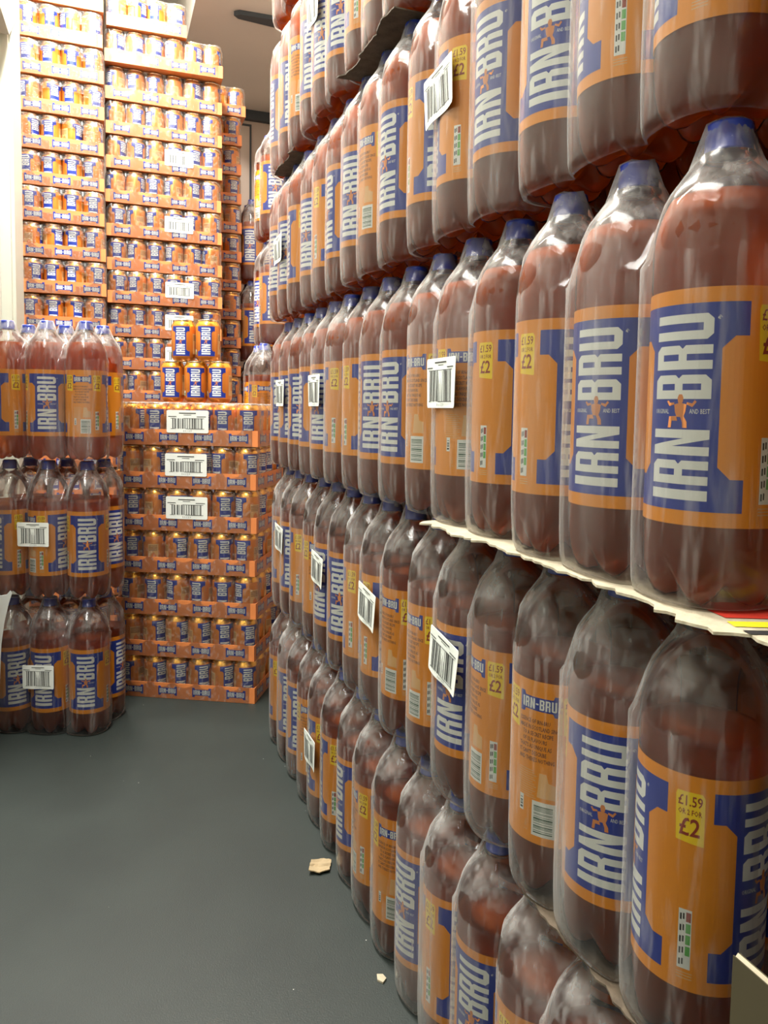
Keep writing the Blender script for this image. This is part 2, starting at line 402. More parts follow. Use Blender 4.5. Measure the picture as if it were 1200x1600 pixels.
def bottle_label_art():
    A = []
    big_I(A, 1, 0, 10); big_I(A, 1, 118, 10)
    for uc in (59, 173, 240): flash(A, 1, uc)
    nutrition(A, 1, 59); nutrition(A, 1, 240)
    pc = 206
    plaque(A, 1, pc, 136, 42)
    lines = ['ESSENCE OF IRN-BRU', 'MADE IN SCOTLAND SINCE', '    TO A SECRET RECIPE', '    OF 32 FLAVOURS', 'THAT\'S AS UNIQUE AS', 'IT CAN\'T DESCRIBE', 'AND THERE\'S NOTHING']
    for i, tx in enumerate(lines):
        A.append(('brown', 1, text_tris(tx, 5.6, pc - 21, 117 - i * 6.2, 'LEFT', .62, 1, .12)))
    for i in range(13):
        A.append(('tan', 1, quads(pc - 21, 70 - i * 2.2, pc - 4 + (i * 7 % 5), 70.7 - i * 2.2)))
    A.append(('tan', 1, tess([(pc + 1, 46), (pc + 19, 46), (pc + 19, 60), (pc + 12, 62), (pc + 10, 70), (pc + 3, 70)])))
    A.append(('white', 1, quads(pc - 19, 28, pc - 14, 44))); A.append(('black', 2, bars(pc - 18, 30, pc - 15, 42, False, 5, 9)))
    A.append(('tan', 1, rot_text('2 litre', 6, pc - 9, 10)))
    A.append(('white', 1, quads(pc - 4, 8, pc + 19, 42))); A.append(('bar_green', 2, bars(pc - 2, 11, pc + 17, 39, False, 17, 5)))
    return A
def rot_text(s, size, x, y):
    return shift(rot90(text_tris(s, size, 0, 0, sx=.8)), x, y)

def bend(art, R, z0, step, name, base=None, seg=48, lay=0.00012, uoff=0.0):
    """wrap art (mm) round a vertical cylinder of radius R (m), art u=0 facing -y"""
    mats = []; V = []; F = []; MI = []
    def mi(k):
        if k not in mats: mats.append(k)
        return mats.index(k)
    if base:
        k, h = base
        for j in range(seg):
            a0, a1 = 2 * PI * j / seg, 2 * PI * (j + 1) / seg
            n = len(V)
            for a, z in ((a0, z0), (a1, z0), (a1, z0 + h), (a0, z0 + h)): V.append((R * math.sin(a), -R * math.cos(a), z))
            F.append([n, n + 1, n + 2, n + 3]); MI.append(mi(k))
    bm = bmesh.new()
    for k, lv, tris in art:
        ki = mi(k)
        for t in tris:
            a = (t[1][0] - t[0][0]) * (t[2][1] - t[0][1]) - (t[2][0] - t[0][0]) * (t[1][1] - t[0][1])
            if abs(a) < 1e-4: continue
            if a < 0: t = [t[0], t[2], t[1]]
            f = bm.faces.new([bm.verts.new((x, y, lv)) for x, y in t]); f.material_index = ki
    us = [v.co.x for v in bm.verts]
    if us:
        u = math.floor(min(us) / step) * step
        while u < max(us):
            fs = [f for f in bm.faces if min(v.co.x for v in f.verts) < u - .01 and max(v.co.x for v in f.verts) > u + .01]
            if fs:
                g = list({v for f in fs for v in f.verts}) + list({e for f in fs for e in f.edges}) + fs
                bmesh.ops.bisect_plane(bm, geom=g, plane_co=(u, 0, 0), plane_no=(1, 0, 0))
            u += step
    bm.verts.ensure_lookup_table(); n0 = len(V)
    for v in bm.verts:
        r = R + v.co.z * lay; a = v.co.x / 1000.0 / R + uoff
        V.append((r * math.sin(a), -r * math.cos(a), z0 + v.co.y / 1000.0))
    bm.verts.index_update()
    for f in bm.faces: F.append([n0 + v.index for v in f.verts]); MI.append(f.material_index)
    bm.free()
    me = bpy.data.meshes.new(name); me.from_pydata(V, [], F)
    for k in mats: me.materials.append(M[k])
    me.polygons.foreach_set('material_index', MI); me.update()
    return me

def flat_mesh(art, name, lay=0.00015, base=None, thick=0.0006, warp=0.0):
    """art (mm) in the x-z plane facing -y"""
    mats = []; V = []; F = []; MI = []
    def mi(k):
        if k not in mats: mats.append(k)
        return mats.index(k)
    wf = lambda x, z: warp * (math.sin(x / 13.0) * .6 + math.sin(x / 9.0 + z / 20.0) * .4)
    if base:
        k, wd, h = base; ns = 40; b = mi(k)
        out = []
        c = 2.5
        xs = [-wd / 2 + wd * i / ns for i in range(ns + 1)]
        n = len(V)
        for x in xs:
            e = c if x in (xs[0], xs[-1]) else 0
            for y in (0.0, thick):
                V.append((x / 1000, y + wf(x, e), e / 1000)); V.append((x / 1000, y + wf(x, h - e), (h - e) / 1000))
        for i in range(ns):
            q = n + 4 * i
            for f in ([q, q + 4, q + 5, q + 1], [q + 2, q + 3, q + 7, q + 6], [q + 1, q + 5, q + 7, q + 3], [q, q + 2, q + 6, q + 4]): F.append(f); MI.append(b)
        F.append([n, n + 1, n + 3, n + 2]); MI.append(b); q = n + 4 * ns; F.append([q, q + 2, q + 3, q + 1]); MI.append(b)
    for k, lv, tris in art:
        ki = mi(k)
        for t in tris:
            n = len(V)
            V += [(x / 1000, -lv * lay - 0.0002 + wf(x, y), y / 1000) for x, y in t]
            F.append([n, n + 1, n + 2]); MI.append(ki)
    me = bpy.data.meshes.new(name); me.from_pydata(V, [], F)
    for k in mats: me.materials.append(M[k])
    me.polygons.foreach_set('material_index', MI); me.update()
    return me

# ------------------------------------------------------------ shared meshes: bottle
S = 0.0968                       # bottle spacing
RB = 0.0473                      # bottle radius
TP = 0.337                       # tier pitch
def base_ring(r, z_foot, z_val):
    return (r, z_foot, z_val)
BASE = [(0.002, 0.012, 0.012), (0.0125, 0.009, 0.012), (0.023, 0.002, 0.014), (0.031, 0.0004, 0.017), (0.038, 0.0035, 0.022), (0.0432, 0.012, 0.030), (0.0464, 0.026, 0.039)]
BODY = [(RB, 0.052), (0.0467, 0.058), (0.0467, 0.10), (0.0467, 0.16), (0.0467, 0.216), (RB, 0.222), (RB, 0.238), (RB, 0.2475), (0.0467, 0.256), (0.0452, 0.264), (0.0425, 0.2725), (0.0388, 0.2805), (0.0342, 0.288), (0.0290, 0.2945), (0.0235, 0.3000), (0.0185, 0.3045), (0.0152, 0.3080), (0.0142, 0.3100)]
def bottle_shell(inset=0.0, zmax=None, matk='pet', neck=True):
    mb = MB(); seg = 40; rings = []
    for r, zf, zv in BASE:
        ring = []
        for i in range(seg):
            a = 2 * PI * i / seg
            wv = (0.5 + 0.5 * math.cos(5 * a)) ** 0.7
            z = zv + (zf - zv) * wv + inset
            rr = max(0.0015, r - inset) * (1 - 0.06 * (1 - wv) * (r > .03))
            ring.append((rr * math.cos(a), rr * math.sin(a), z))
        rings.append(ring)
    prof = [(r - inset, z) for r, z in BODY]
    if zmax is not None:
        lo = [p for p in prof if p[1] < zmax - 1e-4]; hi_ = [p for p in prof if p[1] >= zmax - 1e-4][0]
        tt = (zmax - lo[-1][1]) / (hi_[1] - lo[-1][1]); rz_ = lo[-1][0] + (hi_[0] - lo[-1][0]) * tt
        prof = lo + [(rz_, zmax), (rz_ - .006, zmax), (0.002, zmax)]
    elif neck:
        prof += [(0.0185, 0.3105), (0.0185, 0.3125), (0.0135, 0.3128), (0.0135, 0.331)]
    for r, z in prof: rings.append([(r * math.cos(2 * PI * i / seg), r * math.sin(2 * PI * i / seg), z) for i in range(seg)])
    mb.grid(rings, matk)
    mb.f.append(list(range(seg))[::-1]); mb.mi.append(0); mb.sm.append(True)
    if zmax is not None:
        n = len(mb.v); mb.f.append(list(range(n - seg, n))); mb.mi.append(0); mb.sm.append(True)
    return mb
ME_bottle = bottle_shell().mesh('bottle')
ME_soda = bottle_shell(0.0012, 0.236, 'soda').mesh('soda')
ME_soda_hi = bottle_shell(0.0012, 0.282, 'soda').mesh('soda_full')
def cap_mesh():
    mb = MB(); seg = 48
    def rf(r, z, a):
        k = round(a / (2 * PI) * seg) % 2
        return (r - (0.0005 if k and 0.314 < z < 0.332 and r > .014 else 0), z)
    mb.lathe([(0.0135, 0.3128), (0.0163, 0.3130), (0.0163, 0.3150), (0.0158, 0.3158), (0.0157, 0.3310), (0.0150, 0.3330), (0.0130, 0.3340), (0.002, 0.3341)], seg, 'cap', True, False, rf)
    n = len(mb.v); mb.f.append(list(range(n - seg, n))); mb.mi.append(0); mb.sm.append(False)
    return mb.mesh('cap')
ME_cap = cap_mesh()
ME_label = bend(bottle_label_art(), 0.04745, 0.058, 3.1, 'label', ('orange', 0.158), 96, 0.00009)

# shrink film round a block of nx by 2 bottles, local x along the row, front towards -y
def film_pack(seed, hole=True):
    rr = random.Random(seed)
    RF = 0.0481; nx = 3; hx = S; hy = S / 2
    pts = []                     # outline (x, y, nx, ny, valley)
    def dep(t):                  # t: -.5...5 of spacing from the bottle axis
        x = abs(t) * S; c = math.sqrt(max(0, RF * RF - x * x)); return c + 0.60 * (RF - c)
    def side(n, L, fx):
        out = []
        per = 12
        for i in range(n * per + 1):
            s = i / per; k = round(s); t = s - k
            out.append((s * S, dep(t)))
        return out
    A = []
    for s, d in side(nx - 1, None, None): A.append((-hx + s, -hy - d))
    for j in range(1, 6): a = -PI / 2 + PI / 2 * j / 6; A.append((hx + RF * math.cos(a), -hy + RF * math.sin(a)))
    for s, d in side(1, None, None): A.append((hx + d, -hy + s))
    for j in range(1, 6): a = PI / 2 * j / 6; A.append((hx + RF * math.cos(a), hy + RF * math.sin(a)))
    for s, d in side(nx - 1, None, None): A.append((hx - s, hy + d))
    for j in range(1, 6): a = PI / 2 + PI / 2 * j / 6; A.append((-hx + RF * math.cos(a), hy + RF * math.sin(a)))
    for s, d in side(1, None, None): A.append((-hx - d, hy - s))
    for j in range(1, 6): a = PI + PI / 2 * j / 6; A.append((-hx + RF * math.cos(a), -hy + RF * math.sin(a)))
    cs = [((i - 1) * S, (j - .5) * S) for i in range(3) for j in range(2)]
    def tent(r):
        P = [(0, .3349), (.0166, .3347), (.0180, .322), (.0205, .3120), (.0262, .3035), (.0325, .2950), (.0385, .2865), (.0435, .2765), (.0470, .262), (.0485, .238), (.2, .238)]
        for (a, za), (b, zb) in zip(P, P[1:]):
            if r <= b: return za + (zb - za) * (r - a) / (b - a)
        return .238
    rings = []
    def near_circle(x, y, k):
        return (x * k, y * k)
    for z, k in ((0.0015, .80), (0.002, .90), (0.010, .955), (0.030, .985), (0.052, 1), (0.09, 1), (0.13, 1), (0.17, 1), (0.21, 1), (0.238, 1)):
        ring = []
        for x, y in A:
            cx = max(-hx, min(hx, x)); cy = max(-hy, min(hy, y))
            nz = max(0, mnoise.noise(Vector((x * 40 + seed * 9, y * 40, z * 9)))) * 0.0009 * (abs(x) < hx * .9)
            ox, oy = x - cx, y - cy; q = k if k == 1 else k
            ring.append((cx + ox * q * (1 + nz / RF), cy + oy * q * (1 + nz / RF), z))
        rings.append(ring)
    for t in (.06, .13, .2, .28, .36, .44, .52, .6, .68, .76, .84, .92, 1.0):
        ring = []
        for x, y in A:
            sx = max(-hx, min(hx, x)); px = x + (sx - x) * t; py = y * (1 - t)
            z = max(tent(math.hypot(px - a, py - b)) for a, b in cs)
            inner = min(1, t * 2.2)
            z = max(z, .238 + .050 * inner)
            if z < .325: z += 0.002 * mnoise.noise(Vector((px * 60 + seed * 5, py * 60, 3)))
            ring.append((px, py, z))
        rings.append(ring)
    mb = MB(); mb.grid(rings, 'film')
    if hole:
        F = []; 
        for f in mb.f:
            c = [sum(mb.v[i][k] for i in f) / len(f) for k in range(3)]
            if abs(c[0]) > hx + RF * .35 and (abs(c[1]) / .040) ** 1.5 + (abs(c[2] - .150) / .100) ** 1.5 < 1: continue
            F.append(f)
        mb.f = F; mb.mi = [0] * len(F); mb.sm = [True] * len(F)
    return mb.mesh('film')
FILMS = [film_pack(s) for s in (1, 2, 3)]

# barcode stickers
def sticker_mesh(wd, h, warp, name):
    A = []
    k = wd / 92.0
    A.append(('black', 1, quads(-wd * .20, h - 7 * k, wd * .20, h - 5.2 * k)))
    A.append(('black', 1, quads(-wd * .09, h - 10.4 * k, wd * .09, h - 9.4 * k)))
    A.append(('black', 1, quads(-wd * .46, h - 14 * k, -wd * .26, h - 12.6 * k) + quads(wd * .22, h - 14 * k, wd * .44, h - 12.6 * k)))
    A.append(('black', 1, quads(-wd * .40, h - 17.5 * k, wd * .40, h - 16.6 * k)))
    A.append(('black', 1, bars(-wd * .36, 9 * k, wd * .36, h - 17.2 * k, True, 24, 11)))
    A.append(('black', 1, quads(-wd * .40, 8.2 * k, wd * .40, 9.2 * k)))
    A.append(('black', 1, text_tris('5 0 1 2 3', 5 * k, 0, 2.6 * k, 'CENTER')))
    return flat_mesh(A, name, base=('sticker', wd, h), warp=warp)
ME_sticker = sticker_mesh(77, 58, 0.0016, 'barcode_sticker')
ME_sticker_can = sticker_mesh(118, 61, 0.0006, 'barcode_sticker_wide')
ME_sticker_small = sticker_mesh(100, 56, 0.0008, 'barcode_sticker_small')

PACK_GROUP_N = 0
def art_angle(kind):
    return {'T': 0.0, 'U': 118 / 47.45, 'F': 59 / 47.45, 'B': 206 / 47.45, 'C': 240 / 47.45}[kind]
def make_pack(label, loc, rz, group, spec=None, sticker=None, film=0, hi=False, front_only=False):
    """spec: {column -1..1: (kind, degrees)} which side of the label turns to the camera on the front row"""
    t = thing('bottle_pack', label, 'bottle pack', loc, rz, group)
    rr = random.Random(hash((round(loc[0], 3), round(loc[1], 3), round(loc[2], 3))) & 0xffff)
    inst('film', FILMS[film % 3], t)
    for col in (-1, 0, 1):
        for row in (0, 1):
            lx, ly = col * S, (row - .5) * S
            wx = loc[0] + lx * math.cos(rz) - ly * math.sin(rz); wy = loc[1] + lx * math.sin(rz) + ly * math.cos(rz)
            b0 = math.atan2(-wx, wy)
            if row == 0 and spec and col in spec:
                kd, dg = spec[col]; beta = b0 + R_(dg) - art_angle(kd)
            else: beta = rr.uniform(0, 2 * PI)
            b = inst('bottle', ME_bottle, t, (lx, ly, 0), beta - rz)
            inst('cap', ME_cap, b)
            inst('soda', ME_soda_hi if hi else ME_soda, b)
            inst('label', ME_label, b)
    if sticker:
        sx, sz, tilt = sticker
        st = inst('barcode_sticker', ME_sticker, t, (sx, -S / 2 - 0.0502, sz))
        st.rotation_euler = (0, R_(tilt), 0)
        st['label'] = 'white sticker with a black barcode'
    return t

# ------------------------------------------------------------ shared meshes: cans and trays
CR, CH = 0.0328, 0.1130
def can_mesh(seg, name):
    mb = MB()
    prof = [(0.021, 0.0015), (0.024, 0.0), (0.0262, 0.002), (0.0310, 0.0085), (CR, 0.0125), (CR, 0.055), (CR, 0.0965), (0.0315, 0.1010), (0.0285, 0.1065), (0.0268, 0.1092), (0.0278, 0.1105), (0.0280, 0.1125), (0.0272, 0.1130), (0.0258, 0.1120)]
    def k(j): return 'can_rim' if j < 2 or j >= 9 else ('can_gold' if j >= 6 else 'can')
    mb.lathe(prof, seg, k, True, False)
    mb.f.append(list(range(seg))[::-1]); mb.mi.append(mb.mat('can_rim')); mb.sm.append(False)
    return mb.mesh(name)
ME_can = can_mesh(24, 'can'); ME_can_big = can_mesh(40, 'can_fine')
def lid_mesh():
    mb = MB(); mb.lathe([(0.0258, 0.1120), (0.0248, 0.1088), (0.0225, 0.1080), (0.0215, 0.1090), (0.004, 0.1092)], 32, 'can_rim', True, False)
    n = len(mb.v); mb.f.append(list(range(n - 32, n))); mb.mi.append(0); mb.sm.append(False)
    return mb.mesh('lid')
ME_lid = lid_mesh()
def tab_mesh():
    mb = MB(); o = [(0.0065 * math.cos(a) , 0.003 + 0.010 * math.sin(a)) for a in [2 * PI * i / 16 for i in range(16)]]
    mb.prism(o, 0.1094, 0.1104, 'can_rim'); return mb.mesh('pull_tab')
ME_tab = tab_mesh()
def can_art(fine):
    A = []
    circ = 2 * PI * (CR + .0002) * 1000
    for uc in (0, circ / 2): big_I(A, 1, uc, 14, 0.585, man=fine, small=False)
    for uc in (circ * .25, circ * .75):
        A.append(('tan', 1, quads(uc - 16, 20, uc + 12, 76)))
        for i in range(4): A.append(('brown', 2, quads(uc - 14, 70 - i * 4, uc + 9, 71.4 - i * 4)))
        A.append(('card_orange', 2, tess([(uc - 8, 34), (uc + 4, 34), (uc + 7, 44), (uc, 54), (uc - 6, 48)])))
        A.append(('white', 2, quads(uc + 14, 18, uc + 19, 32))); A.append(('green', 3, quads(uc + 15, 19, uc + 18, 26)))
    return A
ME_can_print = bend(can_art(False), CR + .0002, 0.0, 5.5, 'printed_label', lay=.00008)
ME_can_print_fine = bend(can_art(True), CR + .0002, 0.0, 4.0, 'printed_label_fine', lay=.00008)

TL, TW, TH = 0.400, 0.2665, 0.043          # tray outside: long, short, wall height
def tray_mesh():
    mb = MB(); t = 0.002; x, y = TL / 2, TW / 2
    mb.box(-x, x, -y, y, 0, t, 'card_orange')
    for sy in (-1, 1): mb.box(-x, x, min(sy * y, sy * (y - t)), max(sy * y, sy * (y - t)), t, TH, 'card_orange')
    for sx in (-1, 1): mb.box(min(sx * x, sx * (x - t)), max(sx * x, sx * (x - t)), -y + t, y - t, t, TH, 'card_orange')
    return mb.mesh('tray')
ME_tray = tray_mesh()
_pa = []; plaque(_pa, 1, 0, TH * 500, 54)
ME_plaque = flat_mesh(_pa, 'printed_emblem')

def film_tray(seed, mk='film_tray'):
    """film over a tray: walls from the base up over the can tops, open oval at both short ends"""
    rr = random.Random(seed); x, y = TL / 2 + .0008, TW / 2 + .0008; H = 0.1160; rc = 0.022
    A = []
    nX, nY = 48, 32
    def sc_(p, step): return 0.0045 * (abs(math.sin(PI * p / step)) ** 1.5)
    for i in range(nX): u = -x + rc + (2 * x - 2 * rc) * i / nX; A.append((u, -y, 0, -1, (u + TL / 2) / (TL / 6)))
    for j in range(6): a = -PI / 2 + PI / 2 * j / 6; A.append((x - rc + rc * math.cos(a), -y + rc + rc * math.sin(a), 0, 0, 0))
    for i in range(nY): u = -y + rc + (2 * y - 2 * rc) * i / nY; A.append((x, u, 1, 0, (u + TW / 2) / (TW / 4)))
    for j in range(6): a = PI / 2 * j / 6; A.append((x - rc + rc * math.cos(a), y - rc + rc * math.sin(a), 0, 0, 0))
    for i in range(nX): u = x - rc - (2 * x - 2 * rc) * i / nX; A.append((u, y, 0, 1, (u + TL / 2) / (TL / 6)))
    for j in range(6): a = PI / 2 + PI / 2 * j / 6; A.append((-x + rc + rc * math.cos(a), y - rc + rc * math.sin(a), 0, 0, 0))
    for i in range(nY): u = y - rc - (2 * y - 2 * rc) * i / nY; A.append((-x, u, -1, 0, (u + TW / 2) / (TW / 4)))
    for j in range(6): a = PI + PI / 2 * j / 6; A.append((-x + rc + rc * math.cos(a), -y + rc + rc * math.sin(a), 0, 0, 0))
    rings = []
    for z in (0.0008, 0.012, 0.030, TH + .002, 0.055, 0.066, 0.078, 0.090, 0.099, 0.106, H - .0045, H - .001):
        ring = []
        for (px, py, nx, ny, ph) in A:
            s = 0
            if z > TH:
                s = 0.0055 * abs(math.sin(PI * ph)) ** .0 if False else 0
                s = 0.0065 * (1 - abs(math.sin(PI * ph))) if (nx or ny) else 0
            tuck = 0.004 if z > .105 else 0
            if z > .112: tuck = 0.010
            n = 0.0014 * mnoise.noise(Vector((px * 35 + seed * 7, py * 35, z * 45))) if z > TH else 0.0002
            ex = s + tuck + max(0, -n)
            if nx or ny: q = (px - nx * ex, py - ny * ex)
            else:
                l = math.hypot(px, py); q = (px - px / l * tuck, py - py / l * tuck)
            ring.append((q[0], q[1], z))
        rings.append(ring)
    for t in (.15, .4, .7, .98):
        ring = [(px * (1 - t), py * (1 - t), H + .0006 * mnoise.noise(Vector((px * 50, py * 50, t + seed)))) for (px, py, nx, ny, ph) in A]
        rings.append(ring)
    mb = MB(); mb.grid(rings, mk)
    F = []
    for f in mb.f:
        c = [sum(mb.v[i][k] for i in f) / len(f) for k in range(3)]
        if abs(c[0]) > x - .02 and (abs(c[1] + .006 * (seed - 2)) / .078) ** 2 + (abs(c[2] - .052) / .034) ** 2 < 1: continue
        F.append(f)
    mb.f = F; mb.mi = [0] * len(F); mb.sm = [True] * len(F)
    return mb.mesh('film')
TFILMS = [film_tray(s) for s in (1, 2, 3)]; TCRINK = [film_tray(s, 'film_crinkle') for s in (1, 2, 3)]

def make_tray(label, loc, rz, group, facing='long', sticker=None, film=0, cans='front', bigs=False):
    """loc = centre of the tray base. facing: which side turns to the camera; long side is -y, short side is +x here"""
    t = thing('can_tray', label, 'can tray', loc, rz, group)
    rr = random.Random(int(loc[2] * 1000) + int(loc[0] * 777))
    inst('tray', ME_tray, t)
    for i in range(4): inst('printed_emblem', ME_plaque, t, ((i - 1.5) * TL / 4 * .98, -TW / 2, 0))
    for i in range(3): inst('printed_emblem', ME_plaque, t, (TL / 2, (i - 1) * TW / 3 * .98, 0), PI / 2)
    inst('film', (TCRINK if facing == 'short' else TFILMS)[film % 3], t)
    for i in range(6):
        for j in range(4):
            if cans == 'long' and not (j == 0 or i == 5): continue
            if cans == 'short' and not (i == 5 or j == 0): continue
            if cans == 'two' and not (j <= 1 or i == 5): continue
            x = (i - 2.5) * (TL - .006) / 6; y = (j - 1.5) * (TW - .005) / 4
            # most cans turn some blue to the camera
            wx = loc[0] + x * math.cos(rz) - y * math.sin(rz); wy = loc[1] + x * math.sin(rz) + y * math.cos(rz)
            b0 = math.atan2(-wx, wy)
            c = inst('can', ME_can, t, (x, y, 0.0022), b0 - rz + rr.choice((rr.uniform(-.9, .9), rr.uniform(-.5, .5), rr.uniform(0, 2 * PI))))
            inst('printed_label', ME_can_print, c)
    if sticker:
        sx, sz, me = sticker
        st = inst('barcode_sticker', me, t, (sx, -TW / 2 - .0022, sz)); st['label'] = 'white sticker with a black barcode'
    return t

bpy.data.objects.remove(_fo)

# ------------------------------------------------------------ the setting
LW = -0.272
SOF_X, SOF_Z, HI_Z, BACK = 0.347, 2.40, 2.76, 4.25
mb = MB(); mb.box(-1.7, 2.2, -1.6, BACK + .1, -0.05, 0, 'floor'); struct('floor', mb)
mb = MB(); mb.box(-1.7, 2.2, BACK, BACK + .1, 0, HI_Z, 'back'); struct('wall_back', mb)
mb = MB(); mb.box(LW - .1, LW, 1.72, BACK, 0, HI_Z, 'wall'); struct('wall_left', mb)
mb = MB(); mb.box(-1.6, LW - .1, 1.72, 1.82, 0, HI_Z, 'wall'); struct('wall_left_return', mb)  # side space from here is invented, opened up for broad light from the left
mb = MB(); mb.box(-1.7, -1.6, -1.6, 1.82, 0, HI_Z, 'wall'); struct('wall_far_left', mb)
mb = MB(); mb.box(.625, 1.25, -1.6, 2.10, 0, HI_Z, 'back'); struct('wall_right', mb)  # unseen; brought in close behind the packs so their gaps stay dark
mb = MB(); mb.box(1.15, 1.25, 2.10, BACK, 0, HI_Z, 'back'); struct('wall_right_recess', mb)
mb = MB(); mb.box(-1.7, 1.25, -1.7, -1.6, 0, HI_Z, 'wall'); struct('wall_front', mb)
mb = MB(); mb.box(-1.7, 1.25, -1.7, BACK + .1, HI_Z, HI_Z + .1, 'ceil_hi'); struct('ceiling', mb)
mb = MB(); mb.box(SOF_X, 1.15, 2.6, BACK, SOF_Z, HI_Z, 'ceil'); struct('ceiling_soffit', mb)
mb = MB(); mb.box(SOF_X, 1.15, BACK - .03, BACK, SOF_Z - .05, SOF_Z, 'dark'); struct('trim_1', mb)
mb = MB(); mb.box(LW, LW + .034, 2.50, 2.74, 0, 2.3, 'jamb'); mb.box(LW, LW + .026, 2.47, 2.50, 0, 2.3, 'jamb'); struct('trim_2', mb)
# door set in the back wall: only its dark outline and leaf show
mb = MB(); mb.box(-0.10, 0.752, BACK - .012, BACK, 0, 2.33, 'dark'); d = struct('door_1', mb)
mb = MB(); mb.box(-0.088, 0.740, BACK - .020, BACK - .012, 0, 2.315, 'back'); o = inst('door_leaf', mb.mesh('door_leaf'), d)
mb = MB(); mb.lathe([(0.010, 0), (0.010, .03), (0.024, .04), (0.024, .055), (0.012, .062)], 20, 'dark'); o = inst('door_handle', mb.mesh('door_handle'), d, (0.69, BACK - .02, 1.0)); o.rotation_euler = (PI / 2, 0, 0)
# shade in the top left corner, put in as a grey prism
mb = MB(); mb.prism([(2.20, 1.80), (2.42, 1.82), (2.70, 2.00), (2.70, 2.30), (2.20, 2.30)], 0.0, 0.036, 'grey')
mb.v = [(LW + z, x, y) for x, y, z in mb.v]; o = struct('shade_prism', mb)

# tapered dark strip fixed under the soffit
mb = MB()
o_ = [(0.50, 3.225), (0.52, 3.205), (0.95, 3.18), (0.95, 3.285), (0.52, 3.245)]
mb.prism(o_, SOF_Z - .018, SOF_Z - .0005, 'dark')
tag(inst('ceiling_strip', mb.mesh('ceiling_strip')), 'dark tapered metal strip fixed flat under the beige ceiling', 'strip')

# ------------------------------------------------------------ the wall of bottle packs on the right
XW = 0.4155
T0 = 0.4465
TOFF = [-.002, .0056, -.001, -.0026, -.003, -.003]
ORD = ['first', 'second', 'third', 'fourth', 'fifth', 'sixth', 'seventh', 'eighth', 'ninth', 'tenth', 'eleventh', 'twelfth', 'thirteenth', 'fourteenth', 'fifteenth', 'sixteenth', 'seventeenth', 'eighteenth', 'nineteenth']
TIER = ['bottom tier', 'second tier', 'third tier', 'fourth tier', 'fifth tier', 'sixth tier']
ALONG = {-2: 'cut off by picture edge', 1: 'second pack from camera', 4: 'third pack from camera', 7: 'fourth pack from camera', 10: 'fifth pack from camera', 13: 'farthest pack'}
SPEC = {
 (0, 2): ('U', 20), (0, 3): ('T', -35), (0, 4): ('T', 18), (0, 5): ('T', -50), (0, 6): ('B', -28), (0, 7): ('T', 28), (0, 8): ('T', -75), (0, 9): ('T', -100), (0, 10): ('B', 10), (0, 11): ('B', -30), (0, 12): ('T', -20), (0, 13): ('T', -20), (0, 14): ('B', 0),
 (1, -1): ('F', -20), (1, 0): ('F', -9), (1, 1): ('T', -17), (1, 2): ('B', -25), (1, 3): ('C', -24), (1, 4): ('T', -41), (1, 5): ('B', -58), (1, 6): ('B', -53), (1, 7): ('T', 15), (1, 8): ('F', -45), (1, 9): ('T', -35), (1, 10): ('T', -60), (1, 11): ('B', -20), (1, 12): ('F', -40), (1, 13): ('T', -25), (1, 14): ('T', -100),
 (2, -1): ('T', 20), (2, 0): ('T', -30), (2, 1): ('T', -34), (2, 2): ('U', 23), (2, 3): ('F', -44), (2, 4): ('B', -20), (2, 5): ('B', -52), (2, 6): ('T', -54), (2, 7): ('T', -38), (2, 8): ('F', -60), (2, 9): ('F', -41), (2, 10): ('T', -50), (2, 11): ('B', 20), (2, 12): ('T', -30), (2, 13): ('T', -20), (2, 14): ('T', -30),
 (3, -1): ('F', 10), (3, 0): ('T', -91), (3, 1): ('T', -87), (3, 2): ('T', -26), (3, 3): ('T', -48), (3, 4): ('T', -100), (3, 5): ('T', 0), (3, 6): ('T', -57), (3, 7): ('B', -55), (3, 8): ('T', -40), (3, 9): ('T', -75), (3, 10): ('F', -60), (3, 11): ('T', -50), (3, 12): ('F', -20), (3, 13): ('T', -40), (3, 14): ('T', -60),
 (4, 9): ('T', -30), (4, 10): ('T', -40), (4, 11): ('F', -100), (4, 12): ('B', -40), (4, 13): ('T', -20), (4, 14): ('T', -80),
}
STICK = {(0, 10): (0.01, 0.118, 0), (1, 4): (0.010, 0.145, 9), (1, 7): (0.020, 0.140, 7), (1, 10): (0.012, 0.138, 6), (1, 13): (-.02, 0.145, 5),
         (2, 4): (0.008, 0.136, 0), (2, 10): (0.020, 0.138, 0), (2, 13): (0.01, 0.138, 0), (3, 4): (-.002, 0.135, -6), (3, 13): (0.0, 0.118, -3), (4, 10): (0.0, 0.16, 0)}
rj = random.Random(5)
for k in range(6):
    for ic in (-2, 1, 4, 7, 10, 13):
        if k == 5 and ic < 10: continue
        spec = {ic - i: SPEC[(k, i)] for i in (ic - 1, ic, ic + 1) if (k, i) in SPEC}
        dx = TOFF[k] + rj.uniform(-.0025, .0025) - (.006 if k == 2 and ic == 1 else 0)
        make_pack('soda bottle pack in right wall, %s from floor, %s' % (TIER[k], ALONG[ic]),
                  (XW + S / 2 + dx, T0 + ic * S + ((-.018 if ic == 1 else -.010) if k == 2 else -.006 if k == 1 else 0) - (0.075 if (ic == -2 and k < 3) else 0.02 if ic == -2 else 0), k * TP), -PI / 2, 'bottle packs stacked in the right-hand wall', spec, STICK.get((k, ic)), k + ic, hi=(k >= 2))

